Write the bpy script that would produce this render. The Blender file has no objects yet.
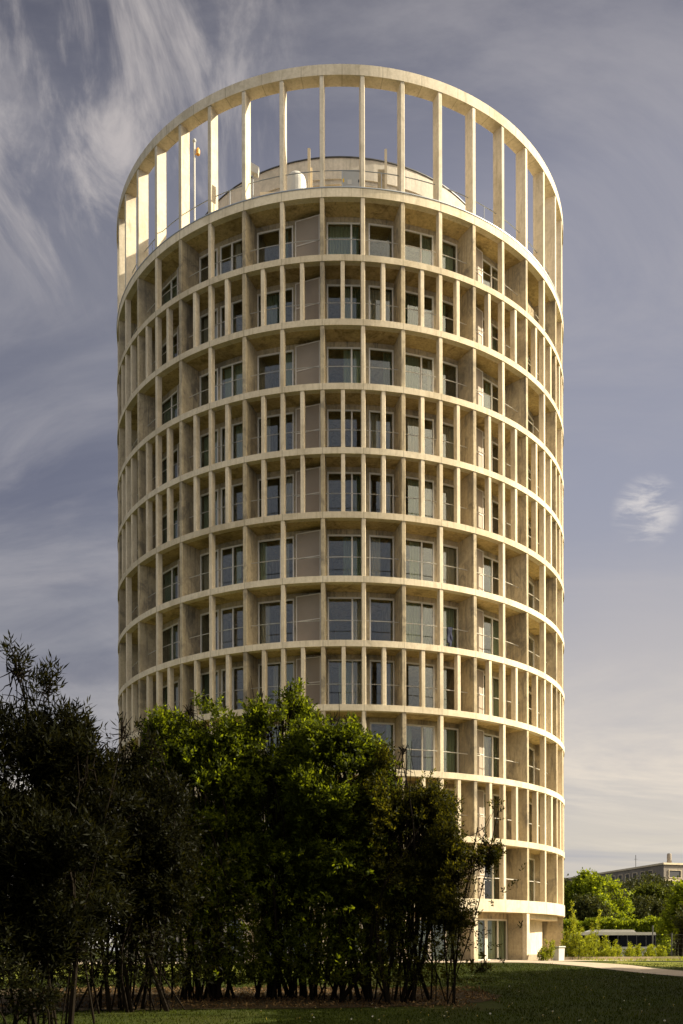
import bpy, math, random
import numpy as np
from math import sin, cos, radians, pi, sqrt

scene = bpy.context.scene
COL = scene.collection
F = 953.4          # focal length in pixels of the 683 px wide frame
YH = 950.0         # horizon row
EYE = 1.6
TX, TY = 0.015, 57.64     # tower axis
TB = 1.05                 # ground level round the tower
R = 13.14

# ------------------------------------------------------------------ helpers
def gz(y):
    pts = [(-50, 0), (18, 0), (44, 1.05), (64, 1.05), (92, .5), (4000, .5)]
    if y <= pts[0][0]: return 0.0
    for (a, za), (b, zb) in zip(pts, pts[1:]):
        if y <= b: return za + (zb - za) * (y - a) / (b - a)
    return .5

def at(px, py, d):
    return ((px - 341.5) / F * d, d, EYE + (YH - py) / F * d)

def tag(o, label=None, cat=None, group=None, kind=None):
    if label: o['label'] = label
    if cat: o['category'] = cat
    if group: o['group'] = group
    if kind: o['kind'] = kind
    return o

def empty(name, loc, label, cat, group=None):
    o = bpy.data.objects.new(name, None)
    o.empty_display_size = .3
    COL.objects.link(o); o.location = loc
    return tag(o, label, cat, group)

def wloc(o):
    v = np.array([0., 0., 0.])
    while o is not None:
        v += np.array(o.location); o = o.parent
    return v

def make_obj(name, V, Fc, mats, parent=None, origin=None, mi=None, smooth=False):
    V = np.asarray(V, dtype=np.float64).reshape(-1, 3)
    if parent is not None: base = wloc(parent); loc = (0, 0, 0)
    elif origin is not None: base = np.array(origin, float); loc = origin
    else: base = np.zeros(3); loc = (0, 0, 0)
    V = V - base
    me = bpy.data.meshes.new(name)
    if isinstance(Fc, np.ndarray):
        n, k = Fc.shape
        me.vertices.add(len(V)); me.vertices.foreach_set('co', V.astype(np.float32).ravel())
        me.loops.add(n * k); me.loops.foreach_set('vertex_index', Fc.astype(np.int32).ravel())
        me.polygons.add(n); me.polygons.foreach_set('loop_start', np.arange(0, n * k, k, dtype=np.int32))
        me.update(calc_edges=True); me.validate()
    else:
        me.from_pydata(V.tolist(), [], Fc); me.update()
    if not isinstance(mats, (list, tuple)): mats = [mats]
    for m in mats: me.materials.append(m)
    if mi is not None: me.polygons.foreach_set('material_index', np.asarray(mi, dtype=np.int32))
    if smooth: me.polygons.foreach_set('use_smooth', np.ones(len(me.polygons), dtype=bool))
    o = bpy.data.objects.new(name, me); COL.objects.link(o)
    o.location = loc
    if parent is not None: o.parent = parent
    return o

class MB:
    def __init__(s): s.v = []; s.f = []; s.m = []
    def add(s, V, Fs, m=0):
        b = len(s.v); s.v.extend(V)
        for f in Fs: s.f.append(tuple(i + b for i in f)); s.m.append(m)
    def hexa(s, p, m=0):     # p: 4 bottom (ccw from above), 4 top
        s.add(p, [(3, 2, 1, 0), (4, 5, 6, 7), (0, 1, 5, 4), (1, 2, 6, 5), (2, 3, 7, 6), (3, 0, 4, 7)], m)
    def box(s, x0, x1, y0, y1, z0, z1, m=0):
        s.hexa([(x0, y0, z0), (x1, y0, z0), (x1, y1, z0), (x0, y1, z0),
                (x0, y0, z1), (x1, y0, z1), (x1, y1, z1), (x0, y1, z1)], m)
    def rbox(s, th, r0, r1, w, z0, z1, m=0, ch=0.0):   # radial slab at angle th (deg), thickness w, optional chamfer on the nose
        t = radians(th); er = (sin(t), -cos(t)); et = (cos(t), sin(t))
        def P(r, u, z): return (TX + er[0] * r + et[0] * u, TY + er[1] * r + et[1] * u, z)
        if ch <= 0:
            q = [(r0, w / 2), (r1, w / 2), (r1, -w / 2), (r0, -w / 2)]
        else:
            q = [(r0, w / 2), (r1 - ch, w / 2), (r1, w / 2 - ch), (r1, -w / 2 + ch), (r1 - ch, -w / 2), (r0, -w / 2)]
        q = q[::-1]
        n = len(q)
        V = [P(a, b, z0) for a, b in q] + [P(a, b, z1) for a, b in q]
        Fs = [tuple(range(n))[::-1], tuple(range(n, 2 * n))] + [(i, (i + 1) % n, n + (i + 1) % n, n + i) for i in range(n)]
        s.add(V, Fs, m)
    def sector(s, r0, r1, a, b, z0, z1, n, m=0, full=False):
        V = []; Fs = []
        for i in range(n + (0 if full else 1)):
            t = radians(a + (b - a) * i / n); c, k = -cos(t), sin(t)
            for r, z in ((r0, z0), (r1, z0), (r1, z1), (r0, z1)): V.append((TX + k * r, TY + c * r, z))
        N = n
        for i in range(N):
            j = (i + 1) % n if full else i + 1
            for q in range(4):
                q2 = (q + 1) % 4
                Fs.append((4 * i + q, 4 * i + q2, 4 * j + q2, 4 * j + q))
        if not full:
            Fs.append((3, 2, 1, 0)); e = 4 * n; Fs.append((e, e + 1, e + 2, e + 3))
        s.add(V, Fs, m)
    def chord(s, r0, r1, a, b, z0, z1, m=0): # straight piece between two angles at radius r0..r1
        p = []
        for z in (z0, z1):
            for t, r in ((a, r1), (b, r1), (b, r0), (a, r0)):
                t = radians(t); p.append((TX + sin(t) * r, TY - cos(t) * r, z))
        s.hexa(p, m)
    def tube(s, pts, rad, n=6, m=0, cap=True):
        pts = [np.array(p, float) for p in pts]
        if not hasattr(rad, '__len__'): rad = [rad] * len(pts)
        V = []; Fs = []
        for i, p in enumerate(pts):
            d = pts[min(i + 1, len(pts) - 1)] - pts[max(i - 1, 0)]
            d = d / (np.linalg.norm(d) + 1e-9)
            up = np.array([0, 0, 1.]) if abs(d[2]) < .95 else np.array([1., 0, 0])
            a = np.cross(d, up); a /= np.linalg.norm(a); b = np.cross(d, a)
            for k in range(n):
                t = 2 * pi * k / n
                V.append(tuple(p + rad[i] * (cos(t) * a + sin(t) * b)))
        for i in range(len(pts) - 1):
            for k in range(n):
                k2 = (k + 1) % n
                Fs.append((i * n + k, (i + 1) * n + k, (i + 1) * n + k2, i * n + k2))
        if cap:
            Fs.append(tuple(range(n))[::1]); e = (len(pts) - 1) * n; Fs.append(tuple(range(e, e + n))[::-1])
        s.add(V, Fs, m)
    def lathe(s, cx, cy, prof, n=20, m=0):
        V = []; Fs = []
        for r, z in prof:
            for k in range(n):
                t = 2 * pi * k / n; V.append((cx + r * cos(t), cy + r * sin(t), z))
        for i in range(len(prof) - 1):
            for k in range(n):
                k2 = (k + 1) % n
                Fs.append((i * n + k, i * n + k2, (i + 1) * n + k2, (i + 1) * n + k))
        Fs.append(tuple(range(n))[::-1]); e = (len(prof) - 1) * n; Fs.append(tuple(range(e, e + n)))
        s.add(V, Fs, m)
    def build(s, name, mats, parent=None, origin=None, smooth=False):
        return make_obj(name, s.v, s.f, mats, parent, origin, s.m, smooth)

# ------------------------------------------------------------------ materials
def newmat(name):
    m = bpy.data.materials.new(name); m.use_nodes = True
    nt = m.node_tree; nt.nodes.clear()
    out = nt.nodes.new('ShaderNodeOutputMaterial')
    return m, nt, out
def N(nt, t, **kw):
    n = nt.nodes.new(t)
    for k, v in kw.items():
        if k in n.inputs.keys(): n.inputs[k].default_value = v
        else: setattr(n, k, v)
    return n
def ramp(nt, fac, stops):
    r = nt.nodes.new('ShaderNodeValToRGB')
    el = r.color_ramp.elements
    while len(el) < len(stops): el.new(.5)
    for e, (p, c) in zip(el, stops):
        e.position = p; e.color = (*c, 1) if len(c) == 3 else c
    nt.links.new(fac, r.inputs[0]); return r.outputs[0]
def mixc(nt, a, b, fac, mode='MIX'):
    m = nt.nodes.new('ShaderNodeMix'); m.data_type = 'RGBA'; m.blend_type = mode
    for sock, v in ((m.inputs[0], fac), (m.inputs[6], a), (m.inputs[7], b)):
        if hasattr(v, 'is_linked'): nt.links.new(v, sock)
        elif isinstance(v, (int, float)): sock.default_value = v
        else: sock.default_value = (*v, 1)
    return m.outputs[2]
def math_(nt, op, a, b=None, c=None, clamp=False):
    m = nt.nodes.new('ShaderNodeMath'); m.operation = op; m.use_clamp = clamp
    for i, v in enumerate((a, b, c)):
        if v is None: continue
        if hasattr(v, 'is_linked'): nt.links.new(v, m.inputs[i])
        else: m.inputs[i].default_value = v
    return m.outputs[0]
def smap(nt, v, a, b, lo=0., hi=1.):
    m = nt.nodes.new('ShaderNodeMapRange'); m.interpolation_type = 'SMOOTHSTEP'
    nt.links.new(v, m.inputs[0]); m.inputs[1].default_value = a; m.inputs[2].default_value = b
    m.inputs[3].default_value = lo; m.inputs[4].default_value = hi
    return m.outputs[0]
def coords(nt, scale=(1, 1, 1), kind='Object', src=None):
    tc = nt.nodes.new('ShaderNodeTexCoord'); mp = nt.nodes.new('ShaderNodeMapping')
    mp.inputs['Scale'].default_value = scale
    nt.links.new(tc.outputs[kind], mp.inputs[0]); return mp.outputs[0]
def noise(nt, vec, scale, detail=4, rough=.55, dist=0.):
    n = nt.nodes.new('ShaderNodeTexNoise'); n.inputs['Scale'].default_value = scale
    n.inputs['Detail'].default_value = detail; n.inputs['Roughness'].default_value = rough
    n.inputs['Distortion'].default_value = dist
    nt.links.new(vec, n.inputs['Vector']); return n.outputs['Fac']
def bsdf(nt, out, col, rough=.8, spec=.3, metal=0., bump=None, bs=.2, bd=.02):
    b = nt.nodes.new('ShaderNodeBsdfPrincipled')
    if hasattr(col, 'is_linked'): nt.links.new(col, b.inputs['Base Color'])
    else: b.inputs['Base Color'].default_value = (*col, 1)
    b.inputs['Roughness'].default_value = rough; b.inputs['Metallic'].default_value = metal
    b.inputs['Specular IOR Level'].default_value = spec
    if bump is not None:
        bp = nt.nodes.new('ShaderNodeBump'); bp.inputs['Strength'].default_value = bs; bp.inputs['Distance'].default_value = bd
        nt.links.new(bump, bp.inputs['Height']); nt.links.new(bp.outputs[0], b.inputs['Normal'])
    nt.links.new(b.outputs[0], out.inputs[0]); return b

def concrete(name, c1, c2, stain, sa=.5, joints=False, streak=.5):
    m, nt, out = newmat(name)
    v = coords(nt); big = noise(nt, v, .35, 5, .6, .6)
    fine = noise(nt, v, 7, 5, .65)
    vs = coords(nt, (4.5, 4.5, .3)); st = noise(nt, vs, 1.8, 6, .65, .3)
    col = mixc(nt, c1, c2, smap(nt, fine, .3, .7))
    col = mixc(nt, col, stain, math_(nt, 'MULTIPLY', smap(nt, st, .5, .72), streak))
    col = mixc(nt, col, stain, math_(nt, 'MULTIPLY', smap(nt, big, .45, .75), sa))
    mid = noise(nt, coords(nt, (1, 1, .6)), 1.3, 8, .68, .8)
    col = mixc(nt, col, stain, math_(nt, 'MULTIPLY', smap(nt, mid, .48, .66), sa * .8))
    if joints:     # cast joints between the precast lengths
        tc = nt.nodes.new('ShaderNodeTexCoord'); sp = nt.nodes.new('ShaderNodeSeparateXYZ')
        nt.links.new(tc.outputs['Object'], sp.inputs[0])
        ang = math_(nt, 'ARCTAN2', sp.outputs[0], math_(nt, 'MULTIPLY', sp.outputs[1], -1.))
        u = math_(nt, 'MULTIPLY', ang, 43 / (2 * pi))
        u = math_(nt, 'ADD', u, joints + 100.)
        fr = math_(nt, 'FRACT', u)
        d = math_(nt, 'ABSOLUTE', math_(nt, 'SUBTRACT', fr, .5))
        ln = smap(nt, d, .008, .016, .35, 0.)
        col = mixc(nt, col, (.12, .10, .07), ln)
    oi = nt.nodes.new('ShaderNodeObjectInfo'); rv = ramp(nt, oi.outputs['Random'], [(0, (.84, .82, .78)), (.5, (.97, .97, .97)), (1, (1.06, 1.05, 1.03))])
    col = mixc(nt, col, rv, 1., 'MULTIPLY')
    bsdf(nt, out, col, .85, .25, bump=fine, bs=.25, bd=.01)
    return m

M = {}
M['concrete'] = concrete('cast_concrete', (.71, .61, .445), (.62, .525, .375), (.33, .26, .16), .42)
M['beam'] = concrete('band_concrete', (.73, .63, .465), (.64, .55, .395), (.36, .29, .18), .42, joints=.5 - .5614)
M['crown'] = concrete('crown_concrete', (.69, .61, .48), (.59, .52, .40), (.33, .28, .19), .5, joints=.5 - .0614)
M['drum'] = concrete('drum_render', (.55, .50, .43), (.46, .42, .36), (.28, .26, .22), .4)
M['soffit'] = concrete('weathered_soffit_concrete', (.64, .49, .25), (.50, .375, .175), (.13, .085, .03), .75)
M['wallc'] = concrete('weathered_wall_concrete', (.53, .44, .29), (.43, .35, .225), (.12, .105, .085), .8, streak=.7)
M['paving'] = concrete('path_paving', (.50, .42, .33), (.42, .35, .27), (.28, .22, .16), .4)
M['farwall'] = concrete('old_render', (.30, .265, .23), (.24, .21, .185), (.10, .09, .08), .5)

def plain(name, col, rough=.6, metal=0., spec=.4, var=.12, sc=3.):
    m, nt, out = newmat(name)
    n = noise(nt, coords(nt), sc, 4, .6)
    c = mixc(nt, tuple(x * (1 - var) for x in col), tuple(min(1, x * (1 + var)) for x in col), n)
    bsdf(nt, out, c, rough, spec, metal); return m
M['frame'] = plain('pale_window_frame', (.74, .69, .60), .5)
M['rail'] = plain('rail_metal', (.55, .52, .46), .4, .3)
M['panel'] = plain('taupe_shutter', (.32, .26, .195), .75, sc=.8, var=.18)
M['panel_edge'] = plain('shutter_edge', (.62, .56, .47), .6)
M['room'] = plain('room_plaster', (.34, .31, .26), .9)
M['metal'] = plain('flashing_metal', (.34, .36, .38), .45, .6)
M['darkmetal'] = plain('dark_metal', (.06, .06, .065), .5, .4)
M['white'] = plain('white_coating', (.50, .49, .46), .5)
M['grey'] = plain('grey_cabinet', (.36, .37, .37), .5)
M['yellow'] = plain('yellow_sticker', (.75, .5, .03), .5)
M['orange'] = plain('orange_lamp', (.62, .30, .05), .4)
M['cloth'] = plain('blue_cloth', (.018, .022, .05), .9)
M['reed'] = concrete('reed_screen', (.50, .40, .26), (.18, .14, .08), (.12, .09, .05), .4, streak=.8)
M['bark'] = plain('bark', (.010, .0075, .005), .95, spec=.05, sc=9, var=.35)
M['tyre'] = plain('tyre_rubber', (.02, .02, .02), .9)
M['busw'] = plain('bus_paint', (.46, .45, .42), .35)
M['busg'] = plain('bus_lower_paint', (.34, .35, .35), .4)
M['green'] = plain('green_bin_lid', (.10, .14, .09), .5)
cur = [('pale_green_curtain', (.40, .46, .33)), ('grey_green_curtain', (.22, .28, .21)), ('cream_curtain', (.58, .52, .42)), ('olive_curtain', (.14, .17, .10))]
CUR = []
for nme, c in cur:
    m, nt, out = newmat(nme)
    d = N(nt, 'ShaderNodeBsdfDiffuse', Color=(*c, 1)); t = N(nt, 'ShaderNodeBsdfTranslucent', Color=(*c, 1))
    x = N(nt, 'ShaderNodeMixShader', Fac=.35); nt.links.new(d.outputs[0], x.inputs[1]); nt.links.new(t.outputs[0], x.inputs[2])
    nt.links.new(x.outputs[0], out.inputs[0]); CUR.append(m)

def glassmat(name, tint, add, mul):
    m, nt, out = newmat(name)
    tr = N(nt, 'ShaderNodeBsdfTransparent', Color=(*tint, 1))
    gl = N(nt, 'ShaderNodeBsdfGlossy', Color=(.92, .96, 1, 1), Roughness=.015)
    fr = N(nt, 'ShaderNodeLayerWeight', Blend=.5)
    p5 = math_(nt, 'MULTIPLY_ADD', math_(nt, 'POWER', fr.outputs['Facing'], 4.5), .9, .05)
    f = math_(nt, 'MULTIPLY_ADD', p5, mul, add, clamp=True)
    mx = N(nt, 'ShaderNodeMixShader'); nt.links.new(f, mx.inputs[0])
    nt.links.new(tr.outputs[0], mx.inputs[1]); nt.links.new(gl.outputs[0], mx.inputs[2])
    nt.links.new(mx.outputs[0], out.inputs[0]); return m
M['glass'] = glassmat('window_glass', (.86, .87, .82), .005, 1.1)
M['busglass'] = glassmat('bus_glass', (.10, .09, .08), .0, .18)

def leafmat(name, a, b, trans=.35, tcol=None, rough=.5):
    m, nt, out = newmat(name)
    g = nt.nodes.new('ShaderNodeNewGeometry')
    c = ramp(nt, g.outputs['Random Per Island'], [(0, a), (.75, b), (1, tuple(min(1, x * 1.5) for x in b))])
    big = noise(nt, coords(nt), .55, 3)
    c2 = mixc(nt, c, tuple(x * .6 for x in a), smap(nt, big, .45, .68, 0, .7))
    p = N(nt, 'ShaderNodeBsdfPrincipled', Roughness=rough); p.inputs['Specular IOR Level'].default_value = .05
    nt.links.new(c2, p.inputs['Base Color'])
    t = nt.nodes.new('ShaderNodeBsdfTranslucent')
    nt.links.new(mixc(nt, c2, tcol or (1.9, 1.7, .6), 1., 'MULTIPLY'), t.inputs[0])
    x = N(nt, 'ShaderNodeMixShader', Fac=trans)
    nt.links.new(p.outputs[0], x.inputs[1]); nt.links.new(t.outputs[0], x.inputs[2])
    nt.links.new(x.outputs[0], out.inputs[0]); return m
L_fg = leafmat('laurel_leaves', (.015, .022, .003), (.050, .064, .007), .5, (4.0, 3.6, 1.0))
L_dark = leafmat('narrow_dark_leaves', (.004, .0045, .0016), (.009, .010, .003), .35, (2.6, 2.2, 1.0))
L_right = leafmat('olive_dark_leaves', (.010, .012, .002), (.034, .036, .006), .45, (3.6, 3.0, 1.0))
L_bright = leafmat('fresh_green_leaves', (.09, .125, .013), (.19, .235, .02), .45)
L_mid = leafmat('mid_green_leaves', (.04, .055, .009), (.08, .095, .013), .3)
L_bgd = leafmat('dark_background_leaves', (.03, .038, .014), (.055, .06, .02), .2)
L_weed = leafmat('weed_leaves', (.10, .125, .012), (.20, .225, .025), .4)
L_grass = leafmat('grass_blades', (.015, .023, .002), (.036, .046, .004), .3)

def groundmat(name, a, b, c, s1=.25, s2=14):
    m, nt, out = newmat(name)
    v = coords(nt); n1 = noise(nt, v, s1, 5, .6, .5); n2 = noise(nt, v, s2, 5, .7)
    col = mixc(nt, a, b, smap(nt, n2, .35, .65)); col = mixc(nt, col, c, smap(nt, n1, .45, .7, 0, .7))
    bsdf(nt, out, col, .95, .1, bump=n2, bs=.5, bd=.04); return m
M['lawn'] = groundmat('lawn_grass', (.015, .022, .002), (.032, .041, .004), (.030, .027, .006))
M['sun_painted_grass'] = groundmat('sun_painted_lawn', (.11, .13, .018), (.19, .195, .032), (.17, .15, .04), .4)  # brighter copy of the lawn grass, sunlight put into its colour
M['soil'] = groundmat('leaf_litter_soil', (.022, .015, .008), (.05, .034, .017), (.035, .03, .015), .8, 9)
M['field'] = groundmat('dry_field', (.16, .15, .06), (.24, .20, .10), (.09, .12, .03))
M['asphalt'] = groundmat('asphalt', (.045, .045, .045), (.06, .058, .055), (.05, .05, .05))
M['hill'] = groundmat('ivy_slope', (.022, .026, .010), (.045, .045, .016), (.05, .04, .02), .1, .9)

# ------------------------------------------------------------------ ground
mb = MB()
ys = [-60, 0, 18, 44, 64, 92, 200, 600, 3000]
xs = [-1500, -200, -40, 0, 40, 200, 1500]
V = [(x, y, gz(y)) for y in ys for x in xs]
Fs = [(i * len(xs) + j, i * len(xs) + j + 1, (i + 1) * len(xs) + j + 1, (i + 1) * len(xs) + j) for i in range(len(ys) - 1) for j in range(len(xs) - 1)]
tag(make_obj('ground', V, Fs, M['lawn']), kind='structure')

def strip(name, left, right, m, lift, kind='structure'):
    n = 60
    def samp(P):
        P = [np.array(p, float) for p in P]; L = len(P) - 1; out = []
        for i in range(n + 1):
            t = i / n * L; k = min(int(t), L - 1); u = t - k
            p0, p1, p2, p3 = P[max(k - 1, 0)], P[k], P[k + 1], P[min(k + 2, L)]
            out.append(.5 * ((2 * p1) + (-p0 + p2) * u + (2 * p0 - 5 * p1 + 4 * p2 - p3) * u * u + (-p0 + 3 * p1 - 3 * p2 + p3) * u ** 3))
        return out
    a, b = samp(left), samp(right); K = 8
    V = []; Fs = []
    for i in range(n + 1):
        for k in range(K + 1):
            p = a[i] * (1 - k / K) + b[i] * k / K; V.append((p[0], p[1], gz(p[1]) + lift))
    for i in range(n):
        for k in range(K):
            q = i * (K + 1) + k; Fs.append((q, q + K + 1, q + K + 2, q + 1))
    return tag(make_obj(name, V, Fs, m), kind=kind)
strip('garden_path', [(-22, 42.2), (-8, 42.3), (0, 42.4), (5, 42.9), (8.3, 42.6), (9.9, 40.2), (10.6, 37.5), (11.6, 34.2), (14.5, 29)],
      [(-22, 43.6), (-8, 43.7), (0, 43.8), (5.5, 44.2), (9.6, 44.0), (12.0, 41.2), (12.6, 38.2), (13.6, 35.4), (17, 30.5)], M['paving'], .02)
strip('soil_bed', [(-16, 17), (-9, 21.5), (-4, 22.6), (0, 22.9), (3.2, 24.0), (4.2, 25.5)],
      [(-18, 27), (-10, 29), (-5, 29), (0, 29), (3.4, 28), (4.4, 26.2)], M['soil'], .015)
strip('tower_apron', [(-15, 44.3), (-8, 44.2), (0, 44.05), (8, 44.4), (16, 46)], [(-15, 70), (-8, 70), (0, 70), (8, 70), (16, 70)], M['paving'], .012)
strip('sun_painted_grass', [(9.8, 44.25), (12.3, 41.4), (13.6, 39.4), (20, 39), (60, 39)], [(9.8, 65.5), (14, 65.5), (20, 65.5), (35, 65.5), (60, 65.5)], M['sun_painted_grass'], .008)  # lawn patches with the sunshine painted in
strip('sun_painted_grass', [(-30, 33), (-16, 34.5), (-12, 32), (-8, 35.5), (-5, 33), (-2, 35.5), (.5, 35), (2, 38)], [(-30, 41.9), (-16, 41.9), (-12, 41.9), (-8, 41.9), (-5, 41.9), (-2, 41.9), (.5, 41.9), (3, 41.9)], M['sun_painted_grass'], .008)
strip('road', [(10, 96), (60, 97), (160, 99)], [(10, 104), (60, 105), (160, 107)], M['asphalt'], .01)
strip('dry_field', [(16, 66), (60, 66), (100, 66)], [(16, 95), (60, 95), (100, 95)], M['field'], .012)

# ------------------------------------------------------------------ tower
tower = empty('round_tower', (TX, TY, TB), 'tall round apartment tower of pale concrete ribs and rings with an open crown', 'building')
NF = 43; STEP = 360 / NF; PH = 4.70
def ang(k): return PH + k * STEP
def ztop(k): return 37.19 if k == 0 else 34.08 - 3.0 * (k - 1)
def zbot(k): return 36.77 if k == 0 else (3.46 if k == 11 else ztop(k) - .295)
NS = NF * 4
rr = random.Random(5)

for k in range(12):
    m = MB()
    # outer band and slab: one solid, the underside carries the weathered soffit material
    n = NS; V = []; Fs = []; mi = []
    prof = [(R, zbot(k)), (R, ztop(k)), (6.5, ztop(k) - .002), (6.5, ztop(k) - .3 if k != 11 else zbot(k) + .3), (R - .32, zbot(k) + .0)]
    if k == 0: prof = [(R, zbot(k)), (R, ztop(k)), (R - .5, ztop(k)), (R - .5, ztop(k) - .12), (6.5, ztop(k) - .12), (6.5, zbot(k)), (R - .32, zbot(k))]
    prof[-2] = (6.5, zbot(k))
    q = len(prof)
    for i in range(n):
        t = 2 * pi * i / n
        for r, z in prof: V.append((TX + sin(t) * r, TY - cos(t) * r, z))
    for i in range(n):
        j = (i + 1) % n
        for a in range(q):
            b = (a + 1) % q
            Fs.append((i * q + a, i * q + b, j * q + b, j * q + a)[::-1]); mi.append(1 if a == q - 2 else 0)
    make_obj('floor_band', V, Fs, [M['beam'], M['soffit']], tower, mi=mi)

# crown
m = MB(); m.sector(R - .62, R, 0, 360, 42.46, 42.96, NS, full=True); m.build('crown_beam', M['crown'], tower)
for i in range(NF):
    k = i - 21
    m = MB(); m.rbox(ang(k), R - .60, R - .03, .20, 37.19, 42.46, ch=.02); m.build('crown_column', M['crown'], tower)
m = MB(); m.sector(R - .30, R + .025, 0, 360, 37.192, 37.235, NS, full=True); m.build('roof_flashing', M['metal'], tower)
m = MB()
pts = [(TX + sin(2 * pi * i / 129) * 12.75, TY - cos(2 * pi * i / 129) * 12.75, 38.3) for i in range(130)]
m.tube(pts, .022, 5, cap=False)
for i in range(NF):
    t = radians(ang(i) + STEP / 2) if i % 3 == 0 else None
    if t: m.tube([(TX + sin(t) * 12.75, TY - cos(t) * 12.75, 37.05), (TX + sin(t) * 12.75, TY - cos(t) * 12.75, 38.3)], .02, 5)
m.build('roof_guard_rail', M['metal'], tower)

# penthouse
m = MB(); m.sector(8.55, 9.0, 0, 360, 40.95, 42.02, 96, full=True); fas = m.build('penthouse_parapet', M['drum'], tower)
m = MB(); m.sector(8.5, 9.05, 0, 360, 42.022, 42.07, 96, full=True); m.build('coping', M['darkmetal'], fas)
m = MB(); m.sector(6.3, 8.93, 0, 360, 40.72, 40.948, 96, full=True); m.build('penthouse_ledge', M['drum'], tower)
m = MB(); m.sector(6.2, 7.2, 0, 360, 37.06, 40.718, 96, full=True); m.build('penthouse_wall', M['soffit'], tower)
m = MB(); m.lathe(TX, TY, [(8.54, 41.2), (8.54, 41.25)], 64); m.build('penthouse_roof', M['metal'], tower)

# core
m = MB(); m.sector(6.1, 6.49, 0, 360, TB - .05, 36.7, 64, full=True); m.build('core_wall', M['room'], tower)

DENSE = {1, 3, 4, 7, 9}
RG = 11.88            # glazing radius
def vis_area(k_ang, w, dep, row):
    t = radians(k_ang); x = TX + R * sin(t); y = TY - R * cos(t)
    va = t + math.atan2(x, y)
    if cos(t) < .2: return 0
    px = 341.5 + F * x / y
    if row >= 8 and px < 440: return 0
    if row >= 9 and px < 490: return 0
    return (w * abs(cos(va)) + dep * abs(sin(va))) / (y * y)
# fins
fins = []; walls = []; rails = []
for row in range(11):
    z0, z1 = ztop(row + 1), zbot(row)
    for i in range(-21, 22):
        if i % 2 == 0:
            fins.append((vis_area(ang(i), .19, .28, row), ang(i), z0, z1))
        else:
            walls.append((vis_area(ang(i), .2, .7, row), ang(i), z0, z1, i, row))
        if row in DENSE:
            fins.append((vis_area(ang(i) + STEP / 2, .19, .28, row), ang(i) + STEP / 2, z0, z1))
fins.sort(key=lambda a: -a[0]); walls.sort(key=lambda a: -a[0])
rest = MB()
for j, (a, t, z0, z1) in enumerate(fins):
    m = MB() if j < 100 else rest
    m.rbox(t, R - .03 - .28, R - .03, .19, z0, z1, ch=.018)
    if j < 100: m.build('facade_fin', M['concrete'], tower)
tag(rest.build('facade_fin', M['concrete'], tower), kind='stuff')
rest = MB()
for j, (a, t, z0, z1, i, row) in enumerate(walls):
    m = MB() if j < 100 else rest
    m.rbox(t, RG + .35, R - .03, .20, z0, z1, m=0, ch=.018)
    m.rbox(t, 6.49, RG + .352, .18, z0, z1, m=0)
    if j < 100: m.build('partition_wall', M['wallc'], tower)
tag(rest.build('partition_wall', M['wallc'], tower), kind='stuff')

# glazing: each bay lies between two odd ribs
def curtain(mb, a, b, z0, z1, mi=0, r=RG - .20):
    n = max(6, int((b - a) * 5)); ph = rr.random() * 6
    V = []; Fs = []
    for i in range(n + 1):
        t = radians(a + (b - a) * i / n); q = r + .035 * sin(i * 1.9 + ph) + .012 * sin(i * .7)
        for z in (z0, z1): V.append((TX + sin(t) * q, TY - cos(t) * q, z))
    for i in range(n): Fs.append((2 * i, 2 * i + 2, 2 * i + 3, 2 * i + 1))
    mb.add(V, Fs, mi)

def window(a, b, mull, z0, z1, indiv, stuff, full=False):
    fr = MB() if indiv else stuff
    r0, r1 = RG - .05, RG + .03
    e = .30   # post width in degrees
    fr.chord(r0, r1, a, a + e, z0, z1, 0); fr.chord(r0, r1, b - e, b, z0, z1, 0)
    spans = []
    if mull: fr.chord(r0 + .002, r1 - .002, mull - e * .6, mull + e * .6, z0 + .06, z1 - .08, 0); spans = [(a + e, mull - e * .6), (mull + e * .6, b - e)]
    else: spans = [(a + e, b - e)]
    fr.chord(r0 + .004, r1 - .004, a + e, b - e, z1 - .08, z1, 0); fr.chord(r0 + .004, r1 - .004, a + e, b - e, z0, z0 + .06, 0)
    if indiv: w = fr.build('window', M['frame'], tower)
    g = MB() if indiv else stuff
    for s0, s1 in spans:
        g.chord(RG - .02, RG - .005, s0, s1, z0 + .06, z1 - .08, 0 if indiv else 1)
    if indiv: g.build('pane', M['glass'], w)
    # curtains
    for s0, s1 in spans:
        u = rr.random(); ci = rr.choice([0, 0, 1, 2, 2, 3])
        if full: u = .3; ci = 0
        if u < .12: continue
        if u < .48: q = (s0, s1)
        elif u < .78: q = (s0, s0 + (s1 - s0) * rr.uniform(.25, .6))
        else: q = (s1 - (s1 - s0) * rr.uniform(.25, .6), s1)
        c = MB() if indiv else stuff
        curtain(c, q[0], q[1], z0 + .03, z1 - .05, 0 if indiv else 2, RG - (.09 if full else .20))
        if indiv: c.build('curtain', CUR[ci], w)

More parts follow.
